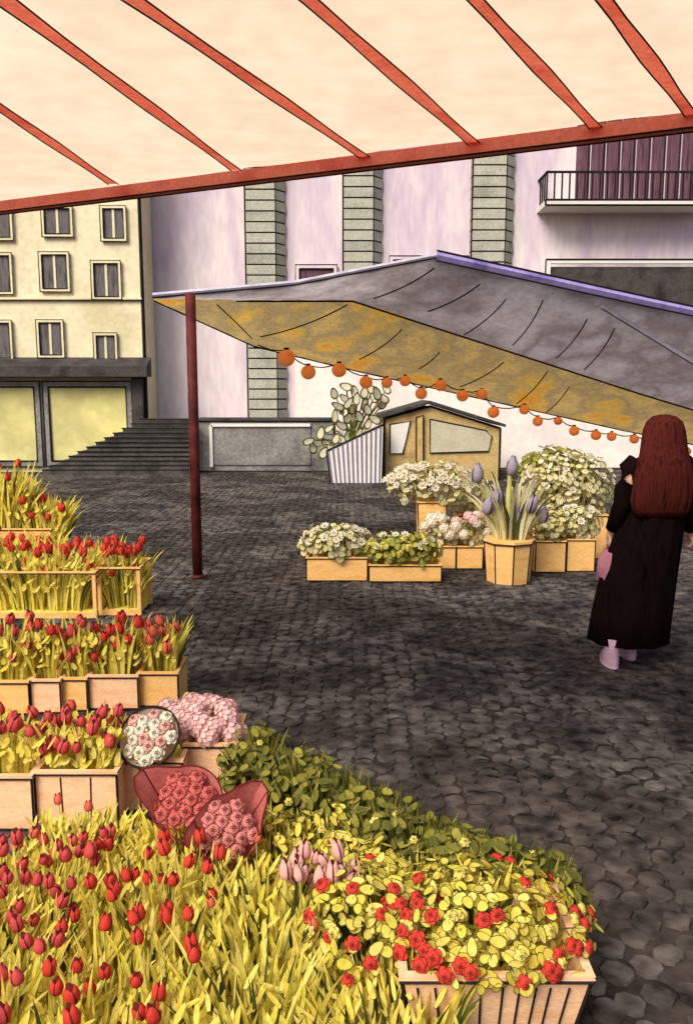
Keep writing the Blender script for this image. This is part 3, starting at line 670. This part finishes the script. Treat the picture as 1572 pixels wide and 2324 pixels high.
# ------------------------------------------------------------------ left display
LG = 'wooden flower crates along the left'
c = crate_m('flower_crate', 'farthest ochre crate on the left holding tall leafy plants', 'crate', -3.3, -2.45, 6.75, 7.1, 0, .45, group=LG)
bunch('tall_flowers', 'tall yellow leaves with red flowers at the far left', 'flowers', -2.95, 6.9, .36, .62, .28, zat(1065, 6.9) - .36, 190, 'leafy', .02, [('tr', 14, .35, .95, .07)], pads=200, pw=.02, lean=.2)
bunch('tall_flowers', 'shorter yellow grass leaves with red tips right of the tallest leaves', 'flowers', -2.52, 6.9, .36, .36, .28, zat(1140, 6.9) - .36, 120, 'leafy', .018, [('tr', 7, .3, .85, .07)], pads=110, pw=.018)
bunch('tall_flowers', 'low yellow leaves with red flowers in front of the farthest left crate', 'flowers', -2.75, 6.6, 0, .9, .2, zat(1215, 6.6), 170, 'leafy', .016, [('tr', 14, .6, .95, .065)], pads=200, pw=.018)
bunch('tall_flowers', 'low yellow leaves above the narrow stand at the right end of the second row', 'flowers', -2.05, 6.45, 0, .5, .2, zat(1240, 6.45), 110, 'leafy', .015, [('tr', 6, .7, .95, .065)], pads=110, pw=.017)
c1 = crate('flower_stand', 'open fronted ochre stand of red tulips in the second row', 'flower stand', -60, 224, 1425, 1322, .35, openf=True, fill='fill')
bunch('tulip_bunch', 'red tulips standing above the wide open fronted stand', 'flowers', c1['cx'], c1['cy'], .05, c1['w'] * .9, .28, zat(1245, c1['cy']) - .05, 130, 'leafy', .014, [('tr', 20, .72, .92, .07), ('tr', 10, .4, .6, .075)], pads=200, pw=.016)
c1 = crate('flower_stand', 'narrow open fronted stand at the right end of the second row', 'flower stand', 228, 326, 1418, 1312, .35, openf=True, fill='fill')
bunch('tulip_bunch', 'dense red tulips above the narrow open fronted stand', 'flowers', c1['cx'], c1['cy'], .05, c1['w'] * .9, .28, zat(1255, c1['cy']) - .05, 60, 'leafy', .013, [('tr', 18, .78, .98, .07), ('tr', 3, .45, .55, .07)], pads=60, pw=.016)
names = ['far left ochre crate of the third row, cut by the frame', 'small ochre crate second from left in the third row', 'narrow ochre crate in the middle of the third row', 'widest ochre crate of the third row', 'ochre crate at the right end of the third row']
for i, (x0, x1, yb, yr, key) in enumerate(((-70, 70, 1648, 1575, 'tm'), (73, 142, 1645, 1572, 'tr'), (145, 203, 1640, 1568, 'tm'), (206, 320, 1636, 1562, 'tr'), (323, 412, 1630, 1555, 'tc'))):
    c = crate('flower_crate', names[i], 'crate', x0, x1, yb, yr, .24, group=LG, mt='woodp' if i % 2 else 'wood')
    k = (x1 - x0) / 100
    fillb(c, 'tulip_bunch', ['rose red tulips in the far left crate of the third row', 'red tulips in the small crate of the third row', 'rose tulips in the narrow middle crate of the third row', 'red tulips in the widest crate of the third row', 'coral tulips spilling right from the end crate of the third row'][i], 'flowers', 1425, int(46 * k + 14), 'leafy', .011, [(key, int(9 * k + 3), .35, .92, .06)], lean=.22, pads=int(80 * k + 5), pw=.012)
# row four
c = crate('flower_crate', 'peach crate cut by the left frame edge in the fourth row', 'crate', -90, 80, 1915, 1795, .3, group=LG, mt='woodp')
fillb(c, 'tulip_bunch', 'rose red tulips in the fourth row crate at the frame edge', 'flowers', 1655, 60, 'leafy', .01, [('tm', 16, .5, .95, .05)], pads=110)
c = crate('flower_crate', 'peach crate with slatted front left of the round bouquet', 'crate', 86, 274, 1908, 1785, .3, group=LG, mt='woodp', slats=2)
fillb(c, 'tulip_bunch', 'rose red tulips left of the round cream bouquet', 'flowers', 1645, 90, 'leafy', .01, [('tm', 26, .45, .98, .05)], pads=140, lean=.1)
cR = crate('flower_crate', 'peach crate carrying the round cream bouquet', 'crate', 279, 424, 1872, 1758, .3, group=LG, mt='woodp', slats=2)
cH = crate('flower_crate', 'peach crate with pink hydrangeas at the right end of the fourth row', 'crate', 428, 546, 1842, 1722, .3, group=LG, mt='woodp')
bush('hydrangea', 'pale pink hydrangea heads filling the end crate of the fourth row', 'flowers', cH['cx'] - .03, cH['cy'], zat(1680, cH['cy']), .13, .12, .08, cH['z'], 30, .03, 'leafp', [('hp', 22, .045)])
bush('hydrangea', 'pink hydrangea heads behind the round bouquet', 'flowers', at(440, 1640, 3.7).x, 3.7, zat(1655, 3.7), .12, .1, .09, 0, 40, .03, 'leafp', [('hp', 16, .05)])
# round bouquet
rc = at(343, 1698, cR['Y0'] + .02)
rb = thing('round_bouquet', 'round bouquet of cream and pink roses in a dark rimmed wrapper', 'bouquet', (rc.x, rc.y, cR['z']))
ctr = Vector((0, 0, rc.z - cR['z'])); nrm = Vector((-.1, -.75, .66)).normalized(); tx = nrm.orthogonal().normalized(); ty = nrm.cross(tx); R = .118
mb = MB(); vs = []; fs = []
for q, dz in ((.2, -.16), (.6, -.1), (1, 0)):
    for k in range(28): t = k / 28 * 6.2832; vs.append(ctr + (tx * math.cos(t) + ty * math.sin(t)) * R * q + nrm * dz)
for i in range(2):
    for k in range(28): fs.append((i * 28 + k, i * 28 + (k + 1) % 28, i * 28 + 28 + (k + 1) % 28, i * 28 + 28 + k))
fs.append(tuple(range(27, -1, -1)))
mb.add(vs, fs); mb.tube([ctr + (tx * math.cos(k / 28 * 6.2832) + ty * math.sin(k / 28 * 6.2832)) * R for k in range(29)], .005, 1, 6)
build(mb, 'wrapper', ['paperw', 'ink'], rb, True, local=True)
for k in range(18):
    rr_ = math.sqrt((k + .5) / 18) * R * .84; t = k * 2.4; d = tx * math.cos(t) + ty * math.sin(t)
    bloom(rb, 'rw' if k % 3 else 'rp', ctr + d * rr_ + nrm * (.025 - .02 * rr_ / R), .03, rot=(nrm + d * .4 * rr_ / R).to_track_quat('Z', 'Y').to_euler())
# paper bouquets
def bouquet(label, rimc, apex, R, flap, key):
    ax_ = (rimc - apex); nrm = (ax_.normalized() + Vector((0, -.55, .1))).normalized(); root = thing('wrapped_bouquet', label, 'bouquet', tuple(apex)); c = rimc - apex
    tx = Vector((1, 0, 0)); tx = (tx - nrm * tx.dot(nrm)).normalized(); ty = nrm.cross(tx)
    if ty.z < 0: ty = -ty
    n = 32; vs = [Vector((0, 0, 0))]; fs = []; rim_ = []
    for q in (.5, 1):
        for k in range(n):
            t = k / n * 6.2832; rr_ = R * (1.05 + .75 * max(0, math.cos(t - flap)) ** 10 + .35 * max(0, math.cos(t - flap - 2.5)) ** 12)
            p = c * q + (tx * math.cos(t) + ty * math.sin(t)) * rr_ * (.5 if q < 1 else 1) + (nrm * .02 if q == 1 else Vector((0, 0, 0)))
            vs.append(p)
            if q == 1: rim_.append(p)
    for k in range(n): fs.append((0, 1 + k, 1 + (k + 1) % n)); fs.append((1 + k, 1 + n + k, 1 + n + (k + 1) % n, 1 + (k + 1) % n))
    mb = MB(); mb.add(vs, fs); mb.tube(rim_ + [rim_[0]], .003, 1, 4)
    for k in (int(flap / 6.2832 * n) % n, (int(flap / 6.2832 * n) + 11) % n, (int(flap / 6.2832 * n) + 20) % n): mb.tube([Vector((0, 0, 0)), vs[1 + k], rim_[k]], .0025, 1, 4)
    build(mb, 'wrapping', ['paper', 'inkred'], root, local=True)
    for k in range(15):
        rr_ = math.sqrt((k + .5) / 15) * R * .85; t = k * 2.4; d = tx * math.cos(t) + ty * math.sin(t)
        bloom(root, key, c + d * rr_ + nrm * (.03 - .02 * rr_ / R), R * .28, rot=(nrm + d * .4 * rr_ / R).to_track_quat('Z', 'Y').to_euler())
bouquet('bouquet of dark red roses in rose paper with its flap pointing left', at(432, 1850, 2.40), at(455, 1985, 2.53), .105, 2.7, 'rr')
bouquet('bouquet of lighter rose flowers in red paper with its flap pointing up right', at(525, 1912, 2.22), at(490, 2020, 2.40), .09, .95, 'rq')
# ------------------------------------------------------------------ foreground
FG = 'flower trays in the foreground'
k = 0
tl_ = [('few coral tulips among yellow leaves at the left frame edge below the peach crates', 'tc', 8), ('few coral tulips among long leaves below the rose bouquets', 'tc', 3), ('dense rose tulips at the left frame edge in the foreground', 'tm', 36), ('bright red tulips right of the dense rose tulips', 'tr', 24), ('rose tulips in the bottom left corner', 'tm', 30), ('bright red tulips along the bottom edge right of the corner tulips', 'tr', 20)]
for j, Yc in enumerate((2.36, 1.98, 1.6)):
    for i, Xc in enumerate((-.83, -.5)):
        lab, key, nb = tl_[k]
        crate_m('flower_tray', ['ochre tray under coral tulips at the left frame edge', 'ochre tray under the long leaves below the bouquets', 'ochre tray under the dense rose tulips', 'ochre tray under the bright red foreground tulips', 'ochre tray under the bottom left corner tulips', 'ochre tray under the bottom edge red tulips'][k], 'tray', Xc - .16, Xc + .16, Yc - .17, Yc + .17, 0, .14, group=FG)
        bunch('tulip_bunch', lab, 'flowers', Xc, Yc, .11, .32, .34, .17 if j == 0 else .27, 150, 'leafy', .0085, [(key, nb, .72, 1.0, .038)], lean=.12, pads=300, pw=.0065, dk=.22, slim=(3.5, 6))
        k += 1
mid = [(-.2, 2.3, 'long yellow green leaves right of the rose bouquets', 'leafy', [], .2), (-.2, 1.95, 'long pointed yellow leaves in the centre foreground', 'leafy', [('tc', 3, .8, 1, .03)], .28), (-.2, 1.6, 'long yellow leaves at the bottom edge', 'leafy', [], .28), (.09, 1.58, 'yellow green leaves at the bottom edge left of the ranunculus crate', 'leafy', [('rR', 3, .8, .95, .018)], .24)]
for (x, y, lab, lm, sp, h) in mid:
    crate_m('flower_tray', 'ochre tray of ' + lab, 'tray', x - .14, x + .14, y - .17, y + .17, 0, .14, group=FG)
    bunch('leafy_flowers', lab, 'flowers', x, y, .11, .29, .34, h, 150, lm, .009, sp, lean=.25, pads=280, pw=.0065, dk=.3, slim=(3.5, 6))
p = atz(745, 2020, .36)
bunch('tulip_bunch', 'bunch of pale pink tulips in the centre foreground before the dark shrubs', 'flowers', p.x, p.y, .02, .18, .14, .36, 30, 'leafg', .01, [('tp', 24, .78, 1.02, .046)], lean=.12)
dkl = [(600, 1775, 'first olive shrub right of the rose bouquets', .15), (690, 1830, 'second shrub of the diagonal hedge edge', .16), (780, 1885, 'middle shrub with heart leaves on the diagonal edge', .16), (870, 1930, 'fourth shrub of the diagonal edge above the pink tulips', .15), (965, 1985, 'olive shrub behind the ranunculus crate', .15), (1060, 2020, 'olive shrub behind the left part of the crate', .12), (1170, 2055, 'low olive shrub behind the crate middle', .11), (1260, 2090, 'low olive shrub at the right end behind the crate', .1)]
for i, (x, y, lab, r) in enumerate(dkl):
    p = atz(x, y, .22)
    bush('leafy_shrub', lab, 'shrub', p.x, p.y, .2, r, r, .165, 0, 330, .0125, 'leafd', [('ry', 3, .014)], asp=1.9, nb=80)
for i, (x, y, lab) in enumerate(((860, 2040, 'yellow leaved plant between the pink tulips and the ranunculus'), (640, 1960, 'yellow leaved plant below the dark shrubs'), (760, 1950, 'yellow green plant behind the pink tulips'), (980, 2060, 'yellow leaved plant under the left end of the red ranunculus'))):
    p = atz(x, y, .22); bush('leafy_plant', lab, 'plant', p.x, p.y, .18, .15, .15, .14, 0, 330, .012, 'leafy', [('ry', 3, .014)], asp=2.2, nb=80)
c = crate_m('flower_crate', 'tapered slatted crate of red ranunculus at the bottom right', 'crate', .12, .535, 1.63, 1.96, 0, .325, mt='woodp', taper=.06, slats=9)
bush('ranunculus', 'red ranunculus on yellow leaves heaped over the bottom right crate', 'flowers', .33, 1.82, .35, .235, .215, .065, .25, 760, .0125, 'leafy', [('rR', 34, .019), ('ry', 10, .016)], asp=1.5, nb=40, lift=1.1)
bush('ranunculus', 'yellow leaves with scattered red ranunculus left of the bottom right crate', 'flowers', .07, 1.87, .31, .17, .18, .1, 0, 460, .0125, 'leafy', [('rR', 14, .018), ('ry', 8, .016)], asp=1.6, nb=50, lift=1.1)
# ------------------------------------------------------------------ person
PY = 4.72; PX = at(1494, 1500, PY).x; SC = .86
ps = thing('person', 'person with long dark red hair in a black coat walking away with a bag', 'person', (PX, PY, 0)); ps.scale = (SC, SC, SC)
J = []; E_ = []
def jt(p, r, par=None):
    J.append((p, r)); i = len(J) - 1
    if par is not None: E_.append((par, i))
    return i
pel = jt((-.03, 0, .93), (.14, .1)); sp = jt((-.01, 0, 1.1), (.12, .09), pel); ch = jt((.0, 0, 1.26), (.14, .1), sp); nb_ = jt((.01, 0, 1.4), (.06, .055), ch)
nk = jt((.015, .015, 1.46), (.05, .05), nb_); h1 = jt((.02, .03, 1.53), (.07, .08), nk); h2 = jt((.02, .02, 1.6), (.075, .09), h1); h3 = jt((.02, .015, 1.65), (.05, .06), h2)
jt((.02, .125, 1.55), (.012, .012), h1)
for s in (-1, 1): jt((.02 + s * .085, .02, 1.56), (.012, .018), h1)
for s in (-1, 1):
    sh = jt((s * .165, 0, 1.37), (.06, .06), ch); el = jt((s * .232 - .01, -.04, 1.12), (.042, .042), sh); wr = jt((s * .265 - .01, .05, .93), (.027, .024), el)
    pm_ = jt((s * .275 - .01, .07, .875), (.018, .034), wr)
    for q in range(4):
        yy = .035 + .022 * q; ln = (.85, 1, .95, .75)[3 - q]
        f1 = jt((s * .28 - .01, yy, .838), (.009, .009), pm_); f2 = jt((s * .275 - .01, yy + .004, .838 - .032 * ln), (.0085, .0085), f1); jt((s * .25 - .01, yy + .006, .838 - .048 * ln), (.0075, .0075), f2)
    t1 = jt((s * .257 - .01, .115, .87), (.01, .01), pm_); jt((s * .245 - .01, .122, .84), (.009, .009), t1)
ft = {}
for s, fx, fy in ((-1, -.28, -.06), (1, -.1, .12)):
    hp_ = jt((s * .085 - .03, 0, .87), (.085, .085), pel); kn = jt((s * .085 * .6 + fx * .45, fy * .4 + .05, .5), (.058, .058), hp_); an = jt((fx, fy - .03, .1), (.04, .04), kn); jt((fx, fy + .1, .035), (.035, .028), an); ft[s] = (fx, fy)
me = bpy.data.meshes.new('body'); me.from_pydata([p for p, r in J], E_, []); body = bpy.data.objects.new('body', me); COL.objects.link(body); body.parent = ps
sk = body.modifiers.new('skin', 'SKIN'); ss = body.modifiers.new('sub', 'SUBSURF'); ss.levels = ss.render_levels = 2
bpy.context.view_layer.objects.active = body
if not me.skin_vertices:
    bpy.ops.object.mode_set(mode='EDIT'); bpy.ops.object.mode_set(mode='OBJECT')
if me.skin_vertices:
    for i, (p, r) in enumerate(J): me.skin_vertices[0].data[i].radius = r
    me.skin_vertices[0].data[0].use_root = True
me.materials.append(M['skin'])
mb = MB(); mb.loft([(.012, .01, 1.475, .075, .075), (.01, 0, 1.43, .12, .09), (.005, 0, 1.395, .19, .115), (.0, 0, 1.34, .225, .14), (0, 0, 1.26, .215, .15), (-.01, 0, 1.12, .2, .15), (-.025, 0, .98, .21, .155), (-.06, 0, .82, .23, .165), (-.1, .01, .58, .25, .19), (-.125, .02, .35, .26, .205), (-.14, .03, .15, .265, .215)], 40, 0, .05, 9)
build(mb, 'coat', ['coat'], ps, True, local=True)
for s in (-1, 1):
    mb = MB(); mb.tube([(s * .15, 0, 1.385), (s * .195 , -.005, 1.34), (s * .228, -.025, 1.22), (s * .235 - .01, -.04, 1.11), (s * .25 - .01, .01, 1.01), (s * .265 - .01, .05, .925)], [.07, .076, .068, .062, .056, .048], 0, 14); build(mb, 'sleeve', ['coat'], ps, True, local=True)
for s in (-1, 1):
    fx, fy = ft[s]; mb = MB(); mb.loft([(fx, fy + .03, .0, .05, .125), (fx, fy + .035, .03, .055, .13), (fx, fy + .02, .075, .053, .105), (fx, fy - .015, .115, .054, .06), (fx, fy - .025, .2, .055, .06)], 16); build(mb, 'boot', ['boot'], ps, True, local=True)
mb = MB(); mb.loft([(.015, -.0, 1.702, .03, .03), (.015, -.005, 1.69, .075, .08), (.015, -.01, 1.655, .115, .105), (.012, -.02, 1.6, .135, .105), (.008, -.04, 1.53, .145, .09), (.002, -.07, 1.45, .155, .085), (-.004, -.1, 1.37, .175, .085), (-.01, -.125, 1.26, .195, .07), (-.018, -.13, 1.15, .2, .06), (-.02, -.135, 1.08, .185, .045), (-.02, -.135, 1.04, .15, .025)], 40, 0, .07, 13)
build(mb, 'hair', ['hair'], ps, True, local=True)
mb = MB()
for s in (-1, 1): mb.ell((.02 + s * .03, .098, 1.575), (.011, .008, .007), 0, 8, 6)
build(mb, 'eyes', ['ink'], ps, True, local=True)
mb = MB(); bx0, by0 = PX + SC * -.275, PY + SC * .072
mb.loft([(bx0, by0, .47, .058, .1), (bx0, by0, .485, .07, .125), (bx0, by0, .6, .064, .11), (bx0, by0, .665, .03, .09)], 18)
bg_ = tag(build(mb, 'handbag', ['bag'], smooth=True), 'small mauve handbag hanging from the hand of the person', 'bag')
mb = MB(); mb.tube([(bx0, by0 - .05, .655), (bx0, by0 - .045, .685), (bx0 + .005, by0, .7), (bx0, by0 + .045, .685), (bx0, by0 + .05, .655)], .006, 0, 6); build(mb, 'handle', ['bag'], bg_, True)
